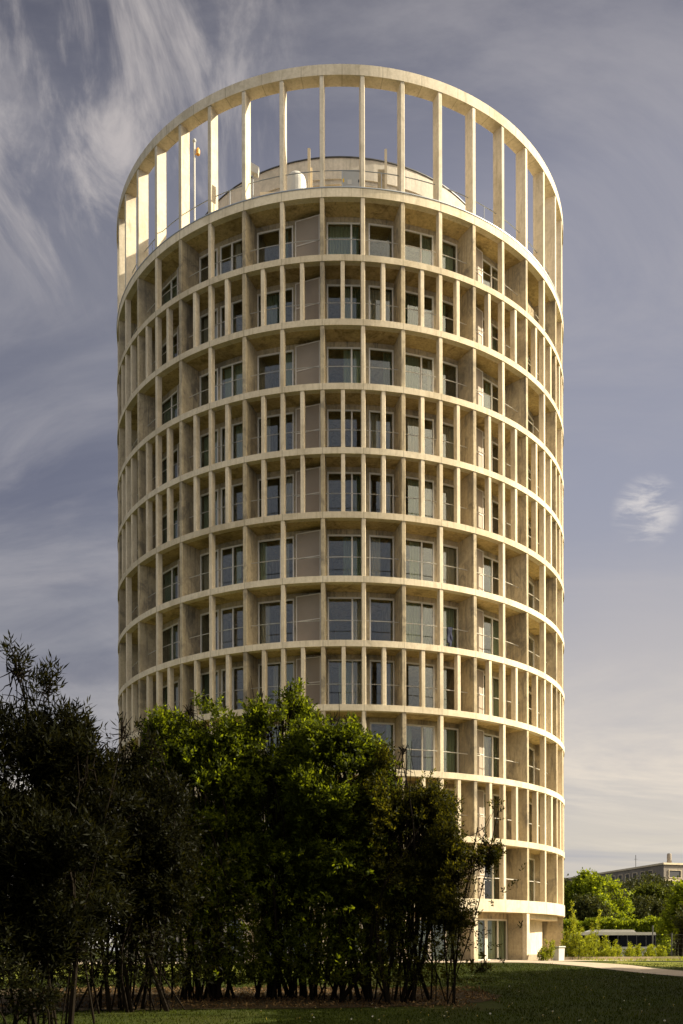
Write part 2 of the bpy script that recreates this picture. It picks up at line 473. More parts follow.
stuffw = MB(); spand = MB(); restr = MB()
PANEL = {-3: 'R', -1: 'R', 2: 'L', 4: 'L', -5: 'R', 6: 'L'}
MIRR = {-4, -2, 2, 4, 6, 8, -6, -8}
for row in range(12):
    z0 = ztop(row + 1) if row < 11 else TB
    z1 = zbot(row)
    for b in range(-10, 11):
        a0 = ang(2 * b - 1) ; a1 = ang(2 * b + 1)
        indiv = (-2 <= b <= 2) and row < 10
        if row == 11:
            if b >= 3: continue
            zt = z1 - .3
            spand.sector(RG - .15, RG + .05, a0, a1, zt, z1, 6)
            gi = b in (1, 2)
            window(a0 + .5, a0 + 8.0, a0 + 4.3, z0, zt, gi, stuffw, gi); window(a0 + 8.2, a1 - .5, a0 + 12.4, z0, zt, gi, stuffw, gi)
            continue
        head = z1 - .24
        spand.sector(RG - .1, RG + .02, a0, a1, head + .002, z1, 6)
        ww = a1 - a0
        if b in MIRR:
            W2 = (a0 + .6, a0 + 6.4); W1 = (a0 + 7.2, a1 - .6); mu = a0 + 10.6
        else:
            W1 = (a0 + .6, a0 + 9.5); W2 = (a0 + 10.3, a1 - .6); mu = a0 + 6.3
        ga, gb = (W2[1], W1[0]) if b in MIRR else (W1[1], W2[0])
        spand.sector(RG - .09, RG + .01, ga, gb, z0, head + .001, 1)
        spand.sector(RG - .09, RG + .01, a0, a0 + .6, z0, head + .001, 1)
        spand.sector(RG - .09, RG + .01, a1 - .6, a1, z0, head + .001, 1)
        window(W1[0], W1[1], mu, z0, head, indiv, stuffw)
        window(W2[0], W2[1], None, z0, head, indiv, stuffw)
        # balcony rail
        m = MB() if (-5 <= b <= 4 and row < 10) else restr
        pts = []
        for i in range(9):
            t = radians(a0 + .45 + (ww - .9) * i / 8); pts.append((TX + sin(t) * 12.62, TY - cos(t) * 12.62, z0 + 1.08))
        m.tube(pts, .02, 5)
        if m is not restr: m.build('balcony_rail', M['rail'], tower)
        if b in PANEL and -5 <= b <= 5:
            # sliding shutter standing off the glass, its outer end further forward
            m = MB(); sgn = PANEL[b]
            if sgn == 'R': u0, u1, q0, q1 = a1 - 6.6, a1 - .75, 12.02, 12.32
            else: u0, u1, q0, q1 = a0 + .75, a0 + 6.2, 12.32, 12.10
            p = []
            for z in (z0 + .02, head + .02):
                for t, r in ((u0, q0 + .05), (u1, q1 + .05), (u1, q1), (u0, q0)):
                    t = radians(t); p.append((TX + sin(t) * r, TY - cos(t) * r, z))
            m.hexa(p)
            sh = m.build('shutter', M['panel'], tower)
            m = MB()
            for zz in (z0 + .02, (z0 + head) / 2 + .02, head - .02):
                p = []
                for z in (zz, zz + .045):
                    for t, r in ((u0, q0 + .075), (u1, q1 + .075), (u1, q1 + .052), (u0, q0 + .052)):
                        t = radians(t); p.append((TX + sin(t) * r, TY - cos(t) * r, z))
                m.hexa(p)
            for u, q in ((u0, q0), (u1 - .25, q1)):
                m.chord(q - .01, q + .078, u, u + .25, z0 + .015, head + .024)
            m.build('shutter_frame', M['panel_edge'], sh)
tag(stuffw.build('window', [M['frame'], M['glass'], CUR[1]], tower), kind='stuff')
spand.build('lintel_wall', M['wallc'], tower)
tag(restr.build('balcony_rail', M['rail'], tower), kind='stuff')

# ground floor
gf = MB()
for i in range(-21, 22, 2):
    if i > 5: continue
    m = MB(); m.rbox(ang(i), RG + .1, R - .32, .26, TB, zbot(11)); m.build('ground_floor_wall', M['wallc'], tower)
    m = MB(); m.rbox(ang(i), R - .31, R - .04, .24, TB, zbot(11)); m.build('ground_floor_column', M['concrete'], tower)
m = MB(); m.sector(RG - .3, RG, ang(5) + .8, ang(21), TB, zbot(11), 40); m.build('ground_floor_wall', M['concrete'], tower)
m = MB(); m.rbox(77.2, RG + .01, R - .10, .3, TB, zbot(11)); m.build('ground_floor_wall', M['wallc'], tower)
m = MB(); m.sector(RG + .002, R - .4, ang(5) + .7, ang(8.4), 3.2, zbot(11), 8); m.build('ground_floor_lintel', M['concrete'], tower)
# sloped concrete foot at the column
t = radians(ang(5)); cx, cy = TX + sin(t) * 13.15, TY - cos(t) * 13.15
m = MB(); m.hexa([(cx - .12, cy - .3, TB), (cx + 1.0, cy - .3, TB), (cx + 1.0, cy + .3, TB), (cx - .12, cy + .3, TB),
                  (cx - .05, cy - .2, TB + .3), (cx + .72, cy - .2, TB + .3), (cx + .72, cy + .2, TB + .3), (cx - .05, cy + .2, TB + .3)])
tag(m.build('bench_block', M['beam'], None, (cx, cy, TB)), 'low sloped concrete block at the foot of the tower column', 'bench')

# small balcony things
a = radians(ang(3) - 5.3)
cx, cy, cz = TX + sin(a) * 12.66, TY - cos(a) * 12.66, ztop(7) + 1.11
m = MB()
for j, (u0, u1, d) in enumerate(((0, .10, .75), (.09, .19, .95), (.18, .25, .7))):
    er = (sin(a), -cos(a)); et = (cos(a), sin(a)); V = []; n = 6
    for i in range(n + 1):
        z = cz - d * i / n; q = .05 + .02 * sin(i * 1.3 + j)
        for u, s in ((u0 + .02 * sin(i + j), 1), (u1 + .02 * cos(i * 1.4), 1), (u1, -1), (u0, -1)):
            V.append((cx + et[0] * (u - .12) + er[0] * q * s, cy + et[1] * (u - .12) + er[1] * q * s, z))
    Fs = [(0, 1, 2, 3), tuple(4 * n + x for x in (3, 2, 1, 0))]
    for i in range(n):
        for k in range(4): Fs.append((4 * i + k, 4 * i + 4 + k, 4 * i + 4 + (k + 1) % 4, 4 * i + (k + 1) % 4))
    m.add(V, Fs)
tag(m.build('hanging_garment', M['cloth'], None, (cx, cy, cz)), 'dark blue garment drying over a balcony rail of the tower', 'clothes')
m = MB()
t0, t1 = ang(5) - 14 + 9.2, ang(5) + 5.2
for i in range(40):
    u = ang(5) + .9 + i * .17; m.rbox(u, 12.67, 12.70, .03, ztop(1) + .02, ztop(1) + 1.05 + .03 * sin(i * 2.3))
t = radians(ang(5) + 4); tag(m.build('reed_screen', M['reed'], None, (TX + sin(t) * 12.68, TY - cos(t) * 12.68, ztop(1))), 'reed screen tied to a top floor balcony rail on the right', 'screen')

# ------------------------------------------------------------------ roof equipment
RZ = 37.07
def roofpt(px, d): return ((px - 341.5) / F * d, d)
x, y = roofpt(298, 46.8)
e = empty('water_tank', (x, y, RZ), 'white dome topped tank on the tower roof behind the crown columns', 'tank')
m = MB(); m.lathe(x, y, [(.50, RZ), (.51, RZ + .1), (.51, RZ + 2.05), (.50, RZ + 2.2), (.45, RZ + 2.38), (.34, RZ + 2.52), (.19, RZ + 2.60), (.05, RZ + 2.63)], 24); m.build('body', M['white'], e, smooth=False)
m = MB(); m.lathe(x, y, [(.56, RZ), (.56, RZ + .06)], 20); m.build('base', M['grey'], e)
x, y = roofpt(311.5, 47.2)
e = empty('vent_mast', (x, y, RZ), 'pale upright vent mast beside the white dome tank on the roof', 'mast', 'roof vent masts')
m = MB(); m.box(x - .09, x + .05, y - .07, y + .07, RZ, 41.25); m.build('mast', M['beam'], e)
m = MB(); m.box(x - .04, x + .14, y + .072, y + .2, RZ, 40.4); m.build('duct', M['concrete'], e)
x, y = roofpt(387, 47.2)
e = empty('vent_mast', (x, y, RZ), 'pale vent mast with a wide side panel, right of the grey roof cabinet', 'mast', 'roof vent masts')
m = MB(); m.box(x - .02, x + .10, y - .07, y + .07, RZ, 41.2); m.build('mast', M['beam'], e)
m = MB(); m.box(x - .36, x - .022, y - .05, y + .05, RZ, 40.2); m.build('duct', M['wallc'], e)
x, y = roofpt(354, 46.6)
e = empty('equipment_cabinet', (x, y, RZ), 'grey metal cabinet with yellow sticker on the tower roof', 'cabinet')
m = MB(); m.box(x - .5, x + .5, y - .25, y + .25, RZ + .3, RZ + 2.45); m.build('body', M['grey'], e)
m = MB(); m.box(x - .46, x - .38, y - .258, y - .252, RZ + 1.85, RZ + 2.03); m.build('warning_sticker', M['yellow'], e)
m = MB(); m.box(x - .22, x - .02, y - .258, y - .252, RZ + 1.75, RZ + 1.98); m.build('paper_sticker', M['white'], e)
m = MB(); m.box(x + .3, x + .42, y - .27, y - .252, RZ + 1.85, RZ + 1.97); m.build('handle', M['darkmetal'], e)
m = MB()
for sx in (-.42, .42): m.box(x + sx - .04, x + sx + .04, y - .1, y + .1, RZ, RZ + .3)
m.build('stand', M['darkmetal'], e)
x, y = roofpt(271, 46.6)
e = empty('roof_hatch', (x, y, RZ), 'pale framed hatch box on the roof left of the dome tank', 'hatch')
m = MB(); m.box(x - .42, x - .3, y - .3, y + .3, RZ, RZ + 1.35); m.box(x + .3, x + .42, y - .3, y + .3, RZ, RZ + 1.35); m.box(x - .298, x + .298, y - .3, y + .3, RZ + 1.2, RZ + 1.35); m.box(x - .298, x + .298, y + .05, y + .28, RZ, RZ + 1.198); m.build('frame', M['beam'], e)
m = MB(); m.box(x - .24, x + .24, y - .02, y + .04, RZ + .5, RZ + 1.12); m.build('door', M['darkmetal'], e)
x, y = roofpt(255, 46.4)
e = empty('floodlight', (x, y, RZ), 'white floodlight on a short post catching the sun at the roof edge', 'lamp')
m = MB(); m.tube([(x, y, RZ), (x, y, RZ + 2.45)], .03, 6); m.build('post', M['metal'], e)
m = MB(); m.hexa([(x - .2, y - .14, RZ + 2.4), (x + .26, y - .14, RZ + 2.2), (x + .26, y + .14, RZ + 2.2), (x - .2, y + .14, RZ + 2.4),
                  (x - .14, y - .14, RZ + 2.8), (x + .30, y - .14, RZ + 2.55), (x + .30, y + .14, RZ + 2.55), (x - .14, y + .14, RZ + 2.8)]); m.build('lamp_head', M['white'], e)
x, y = roofpt(196.5, 48.4)
e = empty('beacon_mast', (x, y, RZ), 'thin white mast carrying an orange beacon lamp on the left of the roof', 'mast')
m = MB(); m.tube([(x, y, RZ), (x, y, 42.6)], .045, 8); m.build('pole', M['white'], e)
m = MB(); m.lathe(x, y, [(.05, 42.6), (.09, 42.66), (.09, 42.74), (.04, 42.8)], 10); m.build('finial', M['grey'], e)
m = MB(); m.lathe(x + .18, y, [(.05, 41.95), (.10, 42.0), (.11, 42.2), (.06, 42.3), (.03, 42.34)], 12); m.box(x + .02, x + .1, y - .02, y + .02, 42.0, 42.04); m.build('beacon', M['orange'], e)

# ------------------------------------------------------------------ foliage
def unit(v): return v / (np.linalg.norm(v, axis=-1, keepdims=True) + 1e-9)
def sprig_mesh(g, C, O, nl, sl, L, W, up=.45, rnd=.5, droop=0.):
    n = len(C)
    A = unit(O * .7 + np.array([0, 0, up]) + g.normal(0, rnd, (n, 3)))
    P1 = unit(np.cross(A, unit(g.normal(0, 1, (n, 3))))); P2 = np.cross(A, P1)
    Vs = []
    for j in range(nl):
        t = (j + .5) / nl; ph = j * 2.4 + g.uniform(0, .6, n)
        perp = P1 * np.cos(ph)[:, None] + P2 * np.sin(ph)[:, None]
        base = C + A * (sl * (t - .3)) * g.uniform(.8, 1.2, (n, 1))
        d = unit(A * (.35 + .5 * t) + perp * (1 - .45 * t) + np.array([0, 0, -droop]) + g.normal(0, .15, (n, 3)))
        s = unit(np.cross(d, A + g.normal(0, .3, (n, 3))))
        nn = np.cross(d, s)
        l = L * g.uniform(.65, 1.25, (n, 1)); w = W * g.uniform(.7, 1.2, (n, 1))
        Vs.append(np.stack([base, base + d * l * .45 + s * w + nn * w * .3, base + d * l, base + d * l * .45 - s * w + nn * w * .3], axis=1))
    V = np.concatenate(Vs).reshape(-1, 3)
    return V, np.arange(len(V)).reshape(-1, 4)

def vnoise(P, f, seed):
    q = P * f + seed
    return (np.sin(q[:, 0] * 1.7 + 1.3 * np.sin(q[:, 1] * 1.1)) + np.sin(q[:, 1] * 1.9 + 1.1 * np.sin(q[:, 2] * 1.3)) + np.sin(q[:, 2] * 2.1 + 1.2 * np.sin(q[:, 0] * .9))) / 3

def crown_points(g, lobes, n, f=1.6, thr=-.25, shell=2.6, seed=0, clump=1, crad=.3):
    ws = np.array([l[3] * l[4] * l[5] * (l[6] if len(l) > 6 else 1) for l in lobes]) ** .75; ws /= ws.sum()
    idx = g.choice(len(lobes), n, p=ws); Lb = np.array([l[:6] for l in lobes])[idx]
    D = unit(g.normal(0, 1, (n, 3))); rad = g.random(n) ** (1 / shell)
    bump = 1 + .28 * vnoise(D * 3 + Lb[:, :3], 1.3, seed)
    P = Lb[:, :3] + D * (rad * bump)[:, None] * Lb[:, 3:6]
    keep = vnoise(P, f, seed + 7) > thr + g.normal(0, .12, n)
    P, D = P[keep], D[keep]
    if clump > 1:
        m = max(1, len(P) // clump); c = g.integers(0, m, len(P)); q = unit(g.normal(0, 1, (len(P), 3))) * (g.random((len(P), 1)) ** .6) * crad
        P2 = P[:m][c] + q; D2 = unit(D[:m][c] + q / crad * .8)
        loose = g.random(len(P)) < .25
        P = np.where(loose[:, None], P, P2); D = np.where(loose[:, None], D, D2)
    return P, D

def limb_paths(g, mb, base, targets, r0, r1=.012, n=7, wob=.12, sides=5):
    for T in targets:
        T = np.array(T); b = np.array(base) if not callable(base) else base()
        pts = []; rs = []
        side = g.normal(0, wob, 3); side2 = g.normal(0, wob, 3)
        for i in range(n):
            t = i / (n - 1); h = np.linalg.norm(T - b)
            p = b + (T - b) * np.array([t ** 1.25, t ** 1.25, t ** .9])
            p = p + side * h * .35 * sin(pi * t) + side2 * h * .2 * sin(2 * pi * t)
            if i in (0,): p = b
            pts.append(p); rs.append(r0 * (1 - t) + r1 * t)
        mb.tube(pts, rs, sides)

def tree(name, label, cat, base, lobes, mat, n, nl, sl, L, W, stems, sr, seed, group=None, f=1.6, thr=-.25, up=.45, twigs=40, droop=0., spread=.5, rnd=.5, low=None, clump=1, crad=.3):
    g = np.random.default_rng(seed)
    root = empty(name, base, label, cat, group)
    P, D = crown_points(g, lobes, n, f, thr, seed=seed, clump=clump, crad=crad)
    if low is not None:   # loose sparse leaves on the stems under the crown
        nlow, zlo, zhi, hw = low
        Q = np.column_stack([base[0] + g.normal(0, hw, nlow), base[1] + g.normal(0, hw * .7, nlow), g.uniform(zlo, zhi, nlow)])
        P = np.concatenate([P, Q]); D = np.concatenate([D, unit(g.normal(0, 1, (nlow, 3)))])
    V, Fc = sprig_mesh(g, P, D, nl, sl, L, W, up, rnd, droop)
    make_obj('crown', V, Fc, mat, root)
    mb = MB()
    tg = []
    for i in range(stems):
        l = lobes[i % len(lobes)]
        tg.append((l[0] + g.uniform(-.5, .5) * l[3], l[1] + g.uniform(-.5, .5) * l[4], l[2] + g.uniform(-.1, .6) * l[5]))
    for T in tg:     # stems of very unequal thickness, the stout ones forking
        q = float(np.clip(g.lognormal(0, .45), .4, 2.0)); b0 = np.array([base[0] + g.normal(0, spread), base[1] + g.normal(0, spread * .6), base[2] - .05])
        limb_paths(g, mb, b0, [T], sr * q * .62, wob=.13 if spread > .1 else .05)
        for _ in range(2 if q > .9 else 1):
            t = g.uniform(.2, .5); fk = b0 + (np.array(T) - b0) * np.array([t ** 1.25, t ** 1.25, t ** .9])
            limb_paths(g, mb, fk, [np.array(T) + g.normal(0, .25 if spread > .1 else .08, 3)], sr * q * .36, .006, 6, .1, 5)
    for i in range(twigs):
        l = lobes[g.integers(len(lobes))]; d = unit(g.normal(0, 1, 3) + np.array([0, 0, .5]))
        c = np.array(l[:3]) + g.uniform(-.3, .3, 3) * np.array(l[3:6])
        limb_paths(g, mb, c, [c + d * np.array(l[3:6]) * .95], sr * .28, .006, 4, .15, 4)
    mb.build('trunk', M['bark'], root)
    return root

def PL(d, *ls):   # lobes written as (column, row, radius in columns) at distance d
    out = []
    for l in ls:
        x, y, z = at(l[0], l[1], d + (l[4] if len(l) > 4 else 0)); r = l[2] / F * d
        k = l[3] if len(l) > 3 else 1
        out.append((x, y, z, r, r * .9, r * (l[5] if len(l) > 5 else 1), k))
    return out
def gb(px, d): x = (px - 341.5) / F * d; return (x, d, gz(d))

GRP = 'evergreen garden trees in front of the tower'
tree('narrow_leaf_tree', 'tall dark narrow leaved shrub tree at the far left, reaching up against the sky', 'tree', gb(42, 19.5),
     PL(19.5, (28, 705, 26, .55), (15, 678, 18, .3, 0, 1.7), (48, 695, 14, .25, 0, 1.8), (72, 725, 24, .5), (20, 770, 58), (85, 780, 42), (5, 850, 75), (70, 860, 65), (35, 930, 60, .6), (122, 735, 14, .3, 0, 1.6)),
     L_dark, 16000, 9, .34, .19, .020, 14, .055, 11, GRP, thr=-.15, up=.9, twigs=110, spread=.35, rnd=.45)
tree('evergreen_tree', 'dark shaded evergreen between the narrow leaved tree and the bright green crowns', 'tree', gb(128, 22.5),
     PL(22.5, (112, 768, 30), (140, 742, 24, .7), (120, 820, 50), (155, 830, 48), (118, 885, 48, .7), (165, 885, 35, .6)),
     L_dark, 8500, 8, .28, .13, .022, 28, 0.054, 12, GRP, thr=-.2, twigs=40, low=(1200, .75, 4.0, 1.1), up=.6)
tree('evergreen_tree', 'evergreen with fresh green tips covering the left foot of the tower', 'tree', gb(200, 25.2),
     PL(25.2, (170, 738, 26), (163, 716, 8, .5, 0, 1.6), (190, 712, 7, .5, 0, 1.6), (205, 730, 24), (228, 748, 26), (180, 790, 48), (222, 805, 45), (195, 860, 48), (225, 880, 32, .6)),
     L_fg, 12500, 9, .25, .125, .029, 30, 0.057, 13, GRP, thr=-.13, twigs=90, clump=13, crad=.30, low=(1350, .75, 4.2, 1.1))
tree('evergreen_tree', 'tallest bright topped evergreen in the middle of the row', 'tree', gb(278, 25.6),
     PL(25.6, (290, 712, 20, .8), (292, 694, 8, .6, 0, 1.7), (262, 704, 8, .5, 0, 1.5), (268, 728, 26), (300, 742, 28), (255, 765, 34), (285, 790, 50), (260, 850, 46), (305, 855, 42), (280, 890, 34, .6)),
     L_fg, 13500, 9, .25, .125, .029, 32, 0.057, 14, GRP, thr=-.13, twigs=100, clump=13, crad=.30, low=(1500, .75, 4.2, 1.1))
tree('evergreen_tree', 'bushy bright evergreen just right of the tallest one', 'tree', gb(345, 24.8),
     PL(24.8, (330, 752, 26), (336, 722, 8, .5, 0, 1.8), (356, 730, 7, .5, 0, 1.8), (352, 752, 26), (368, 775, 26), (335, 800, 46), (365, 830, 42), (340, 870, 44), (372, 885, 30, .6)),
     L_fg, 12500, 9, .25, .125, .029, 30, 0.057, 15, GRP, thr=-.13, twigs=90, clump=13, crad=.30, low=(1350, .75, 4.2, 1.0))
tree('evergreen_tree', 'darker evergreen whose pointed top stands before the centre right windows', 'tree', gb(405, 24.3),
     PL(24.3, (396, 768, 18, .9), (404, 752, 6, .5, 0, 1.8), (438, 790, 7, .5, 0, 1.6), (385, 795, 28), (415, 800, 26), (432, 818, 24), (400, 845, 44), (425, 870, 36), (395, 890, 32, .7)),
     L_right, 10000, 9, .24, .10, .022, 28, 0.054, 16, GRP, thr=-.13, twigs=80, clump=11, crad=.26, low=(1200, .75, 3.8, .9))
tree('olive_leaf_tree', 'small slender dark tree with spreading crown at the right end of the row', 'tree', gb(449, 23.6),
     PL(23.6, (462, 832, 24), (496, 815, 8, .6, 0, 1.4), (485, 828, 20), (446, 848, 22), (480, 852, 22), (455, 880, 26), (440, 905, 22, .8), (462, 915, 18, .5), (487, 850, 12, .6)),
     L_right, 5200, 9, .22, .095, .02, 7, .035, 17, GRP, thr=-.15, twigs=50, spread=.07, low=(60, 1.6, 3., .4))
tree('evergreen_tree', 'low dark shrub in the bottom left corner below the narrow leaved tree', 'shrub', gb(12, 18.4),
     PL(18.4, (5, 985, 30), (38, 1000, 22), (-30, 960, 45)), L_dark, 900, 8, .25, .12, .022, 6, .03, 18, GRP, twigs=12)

# big shade trees beyond the right edge of the view, whose shadow lies over the lawn
gg = random.Random(8)
for i, (x, y, h, r) in enumerate([(16.5, 16.5, 12.5, 4.6), (19.5, 24.5, 14.5, 5.0), (22.5, 30.5, 14.0, 4.8), (23.0, 35.0, 12.5, 3.6), (13.5, 8.5, 12, 4.6)]):
    lobes = [(x, y, h - r, r, r, r * .8)] + [(x + gg.uniform(-.5, .5) * r, y + gg.uniform(-.6, .6) * r, h - r * gg.uniform(.8, 1.7), r * .6, r * .6, r * .55) for _ in range(5)]
    tree('shade_tree', 'broad shade tree outside the view to the right of the lawn', 'tree', (x, y, gz(y)), lobes, L_mid, 2600, 7, .7, .42, .11, 7, .22, 40 + i, 'shade trees beside the lawn', f=.6, thr=-.6, twigs=10, spread=.1)

gg = random.Random(9)  # unseen trees added around the viewer to darken foreground trees and lawn
for i, (x, y, h, r) in enumerate([(-16, 19, 13, 4.6), (-13, 9, 14, 4.8), (-12, -3, 15, 5), (-1, -9, 14, 5), (10, -7, 15, 5), (14, 0, 14, 4.6)]):
    lobes = [(x, y, h - r, r, r, r * .8)] + [(x + gg.uniform(-.5, .5) * r, y + gg.uniform(-.5, .5) * r, h - r * gg.uniform(.8, 1.8), r * .6, r * .6, r * .55) for _ in range(5)]
    tree('added_shading_tree', 'unseen tree added beside and behind the viewer to darken the foreground', 'tree', (x, y, gz(y)), lobes, L_mid, 2200, 7, .7, .46, .13, 7, .22, 140 + i, 'added shading trees around the viewer', f=.6, thr=-.6, twigs=8, spread=.1)

# background trees, right
def bgtree(label, px, d, lobes, mat, seed, n=1500, L=.34, W=.12, name='leafy_tree', cat='tree', group='background trees right of the tower', thr=-.3, zb=None, **kw):
    b = gb(px, d); b = (b[0], b[1], b[2] if zb is None else zb)
    return tree(name, label, cat, b, PL(d, *lobes), mat, n, 7, .8, L, W, kw.pop('stems', 6), kw.pop('sr', .14), seed, group, f=.5, thr=thr, twigs=8, spread=.15, **kw)
bgtree('bright yellow green round tree behind the bus', 606, 118, [(606, 896, 17), (617, 907, 15), (596, 890, 13), (600, 908, 17)], L_bright, 60, 2000)
bgtree('fresh green tree with a knobbly top beside the tower edge', 584, 124, [(586, 885, 10), (574, 893, 8), (590, 895, 11), (572, 905, 8), (584, 877, 4)], L_bright, 61, 1300)
bgtree('dark shaded round shrub in front of the bright trees', 588, 112, [(588, 912, 14), (580, 918, 10), (600, 918, 12)], L_bgd, 62, 900)
bgtree('dull green tree on the slope under the far building', 650, 132, [(646, 898, 12), (658, 901, 13), (638, 901, 9), (664, 905, 12)], L_mid, 63, 1200)
bgtree('dark tree in the hollow between the bright tree and the hedge end', 645, 122, [(645, 912, 14), (655, 915, 13), (634, 916, 10)], L_bgd, 64, 1000)
bgtree('bright leafed tree at the right edge of the picture', 680, 88, [(685, 915, 18), (672, 925, 12), (692, 900, 18)], L_bright, 65, 1100)
bgtree('dark clipped bush at the right edge in front of the bright leafed tree', 680, 84, [(682, 932, 13, 1, 0, 1.1), (690, 925, 14)], L_bgd, 66, 900, name='bush', cat='bush')
bgtree('dark brownish tree half hidden by the tower edge', 566, 130, [(566, 905, 12), (572, 915, 9), (562, 890, 10)], L_bgd, 67, 800)
# tree masses far left behind the garden trees
for i, (px, d, top, r) in enumerate([(-40, 120, 905, 34), (20, 130, 915, 28), (75, 125, 908, 30)]):
    bgtree(['wide green tree far behind the narrow leaved tree', 'low green tree seen through the left shrub stems', 'green tree just left of the tower foot behind the shrubs'][i], px, d, [(px, top + r, r), (px + r * .6, top + r * 1.1, r * .7), (px - r * .7, top + r * 1.2, r * .7)], L_mid, 70 + i, 900, group='background trees left of the tower')

# hedge
g = np.random.default_rng(80)
hx0, hx1, hy = (560 - 341.5) / F * 109, (668 - 341.5) / F * 109, 109
root = empty('clipped_hedge', ((hx0 + hx1) / 2, hy, gz(hy)), 'long sunlit clipped hedge behind the bus', 'hedge')
n = 5200; X = g.uniform(hx0, hx1, n); Z = gz(hy) + 4.3 * np.sqrt(g.random(n)) + .18 * np.sin(X * 1.1) + .12 * np.sin(X * 2.7)
Y = hy + g.uniform(-1.1, 1.1, n)
V, Fc = sprig_mesh(g, np.column_stack([X, Y, Z]), np.tile([0, -.3, .6], (n, 1)), 6, .4, .26, .09)
make_obj('foliage', V, Fc, L_bright, root)
mb = MB()
for i in range(24):
    x = hx0 + (hx1 - hx0) * (i + .5) / 24; mb.tube([(x, hy, gz(hy)), (x + .1, hy, gz(hy) + 1.6), (x - .1, hy + .1, gz(hy) + 3.2)], [.06, .05, .02], 5)
mb.build('stems', M['bark'], root)

# hillside
V = []; Fs = []; nx, ny = 50, 24
for j in range(ny + 1):
    for i in range(nx + 1):
        x = 24 + i * 2.6; y = 119 + j * 4.
        t = min(1, max(0, (y - 121) / 26)); s = t * t * (3 - 2 * t); e = min(1, max(0, (x - 25) / 18)); e = e * e * (3 - 2 * e)
        V.append((x, y, gz(y) - .05 + s * e * (10.6 + .5 * sin(x * .4) + .5 * sin(y * .5 + x * .2)) + (.5 * sin(x * 1.3) * sin(y * 1.1)) * s * e))
for j in range(ny):
    for i in range(nx):
        a = j * (nx + 1) + i; Fs.append((a, a + 1, a + nx + 2, a + nx + 1))
tag(make_obj('hillside', V, Fs, M['hill']), kind='structure')
# ivy and scrub on the hillside, uncountable
g = np.random.default_rng(81); n = 4500
X = g.uniform(30, 80, n); Y = g.uniform(123, 150, n)
t = np.clip((Y - 121) / 26, 0, 1); s = t * t * (3 - 2 * t); e = np.clip((X - 25) / 18, 0, 1); e = e * e * (3 - 2 * e)
Z = .5 + s * e * 10.6 + g.random(n) * (1.2 + .8 * np.sin(X * .7))
V, Fc = sprig_mesh(g, np.column_stack([X, Y, Z]), np.tile([0, -.3, .5], (n, 1)), 7, .8, .38, .14)
tag(make_obj('hillside_scrub', V, Fc, L_bgd), kind='stuff', label='dark scrub and ivy covering the slope below the far building', cat='scrub')

# ------------------------------------------------------------------ far building
A = np.array([(664 - 341.5) / F * 150, 150.]); B = np.array([(556 - 341.5) / F * 186, 186.]); C = A + np.array([26, 9.])
fb = empty('long_building', (A[0], A[1], 10.5), 'long low grey concrete building on the hill to the right', 'building')
Dn = B + (C - A)
def pr(p, z): return (p[0], p[1], z)
zt = EYE + (950 - 863.5) / F * 150; zb = 10.0
m = MB(); m.hexa([pr(A, zb), pr(C, zb), pr(Dn, zb), pr(B, zb), pr(A, zt - .3), pr(C, zt - .3), pr(Dn, zt - .3), pr(B, zt - .3)]); m.build('wall', M['farwall'], fb)
cen = (A + C + Dn + B) / 4
def grow(p, k=1.012): return cen + (p - cen) * k
m = MB(); m.hexa([pr(grow(p), zt - .298) for p in (A, C, Dn, B)] + [pr(grow(p), zt) for p in (A, C, Dn, B)]); m.build('roof', M['concrete'], fb)
def wins(P, Q, n, z0, z1, w, skip=0):
    L = np.linalg.norm(Q - P); u = (Q - P) / L; nrm = np.array([u[1], -u[0]])
    if np.dot(nrm, -P) < 0: nrm = -nrm
    for i in range(n):
        c = P + u * L * (i + .6 + skip) / (n + skip)
        a = c - u * w / 2; b = c + u * w / 2
        fr = MB(); ps = [a, b]
        def quad(mm, a, b, z0, z1, o0, o1):
            p = [pr(a + nrm * o1, z0), pr(b + nrm * o1, z0), pr(b + nrm * o0, z0), pr(a + nrm * o0, z0), pr(a + nrm * o1, z1), pr(b + nrm * o1, z1), pr(b + nrm * o0, z1), pr(a + nrm * o0, z1)]
            mm.hexa(p)
        quad(fr, a, b, z0 - .12, z0, .0, .14); quad(fr, a, b, z1, z1 + .1, 0, .12)
        quad(fr, a - u * .1, a, z0 - .12, z1 + .1, 0, .12); quad(fr, b, b + u * .1, z0 - .12, z1 + .1, 0, .12)
        f = fr.build('window', M['concrete'], fb)
        g_ = MB(); quad(g_, a, b, z0, z1, .005, .03); g_.build('pane', M['darkmetal'], f)
wins(A, B, 15, zt - 2.0, zt - 1.0, 1.2, skip=1)
wins(A, C, 8, zt - 2.3, zt - 1.2, 2.2)
m = MB(); 
u = (C - A) / np.linalg.norm(C - A)
for k in range(1): m.hexa([pr(A - np.array([0, .25]), zt - 2.9), pr(C - np.array([0, .25]), zt - 2.9), pr(C, zt - 2.9), pr(A, zt - 2.9), pr(A - np.array([0, .25]), zt - 2.6), pr(C - np.array([0, .25]), zt - 2.6), pr(C, zt - 2.6), pr(A, zt - 2.6)])
m.build('string_course', M['concrete'], fb)
x, y = (669.5 - 341.5) / F * 153, 153
m = MB(); m.box(x - .3, x + .3, y - .3, y + .3, zt - .01, zt + .6); m.lathe(x, y, [(.34, zt + .6), (.38, zt + 1.0), (.36, zt + 1.6), (.28, zt + 1.75)], 12); m.build('chimney', M['farwall'], fb)
x, y = (636 - 341.5) / F * 160, 160
m = MB(); m.tube([(x, y, zt - .1), (x, y, zt + 2.2)], .05, 5); m.tube([(x - .3, y, zt + 1.5), (x + .3, y, zt + 1.5)], .025, 4); m.build('antenna', M['darkmetal'], fb)

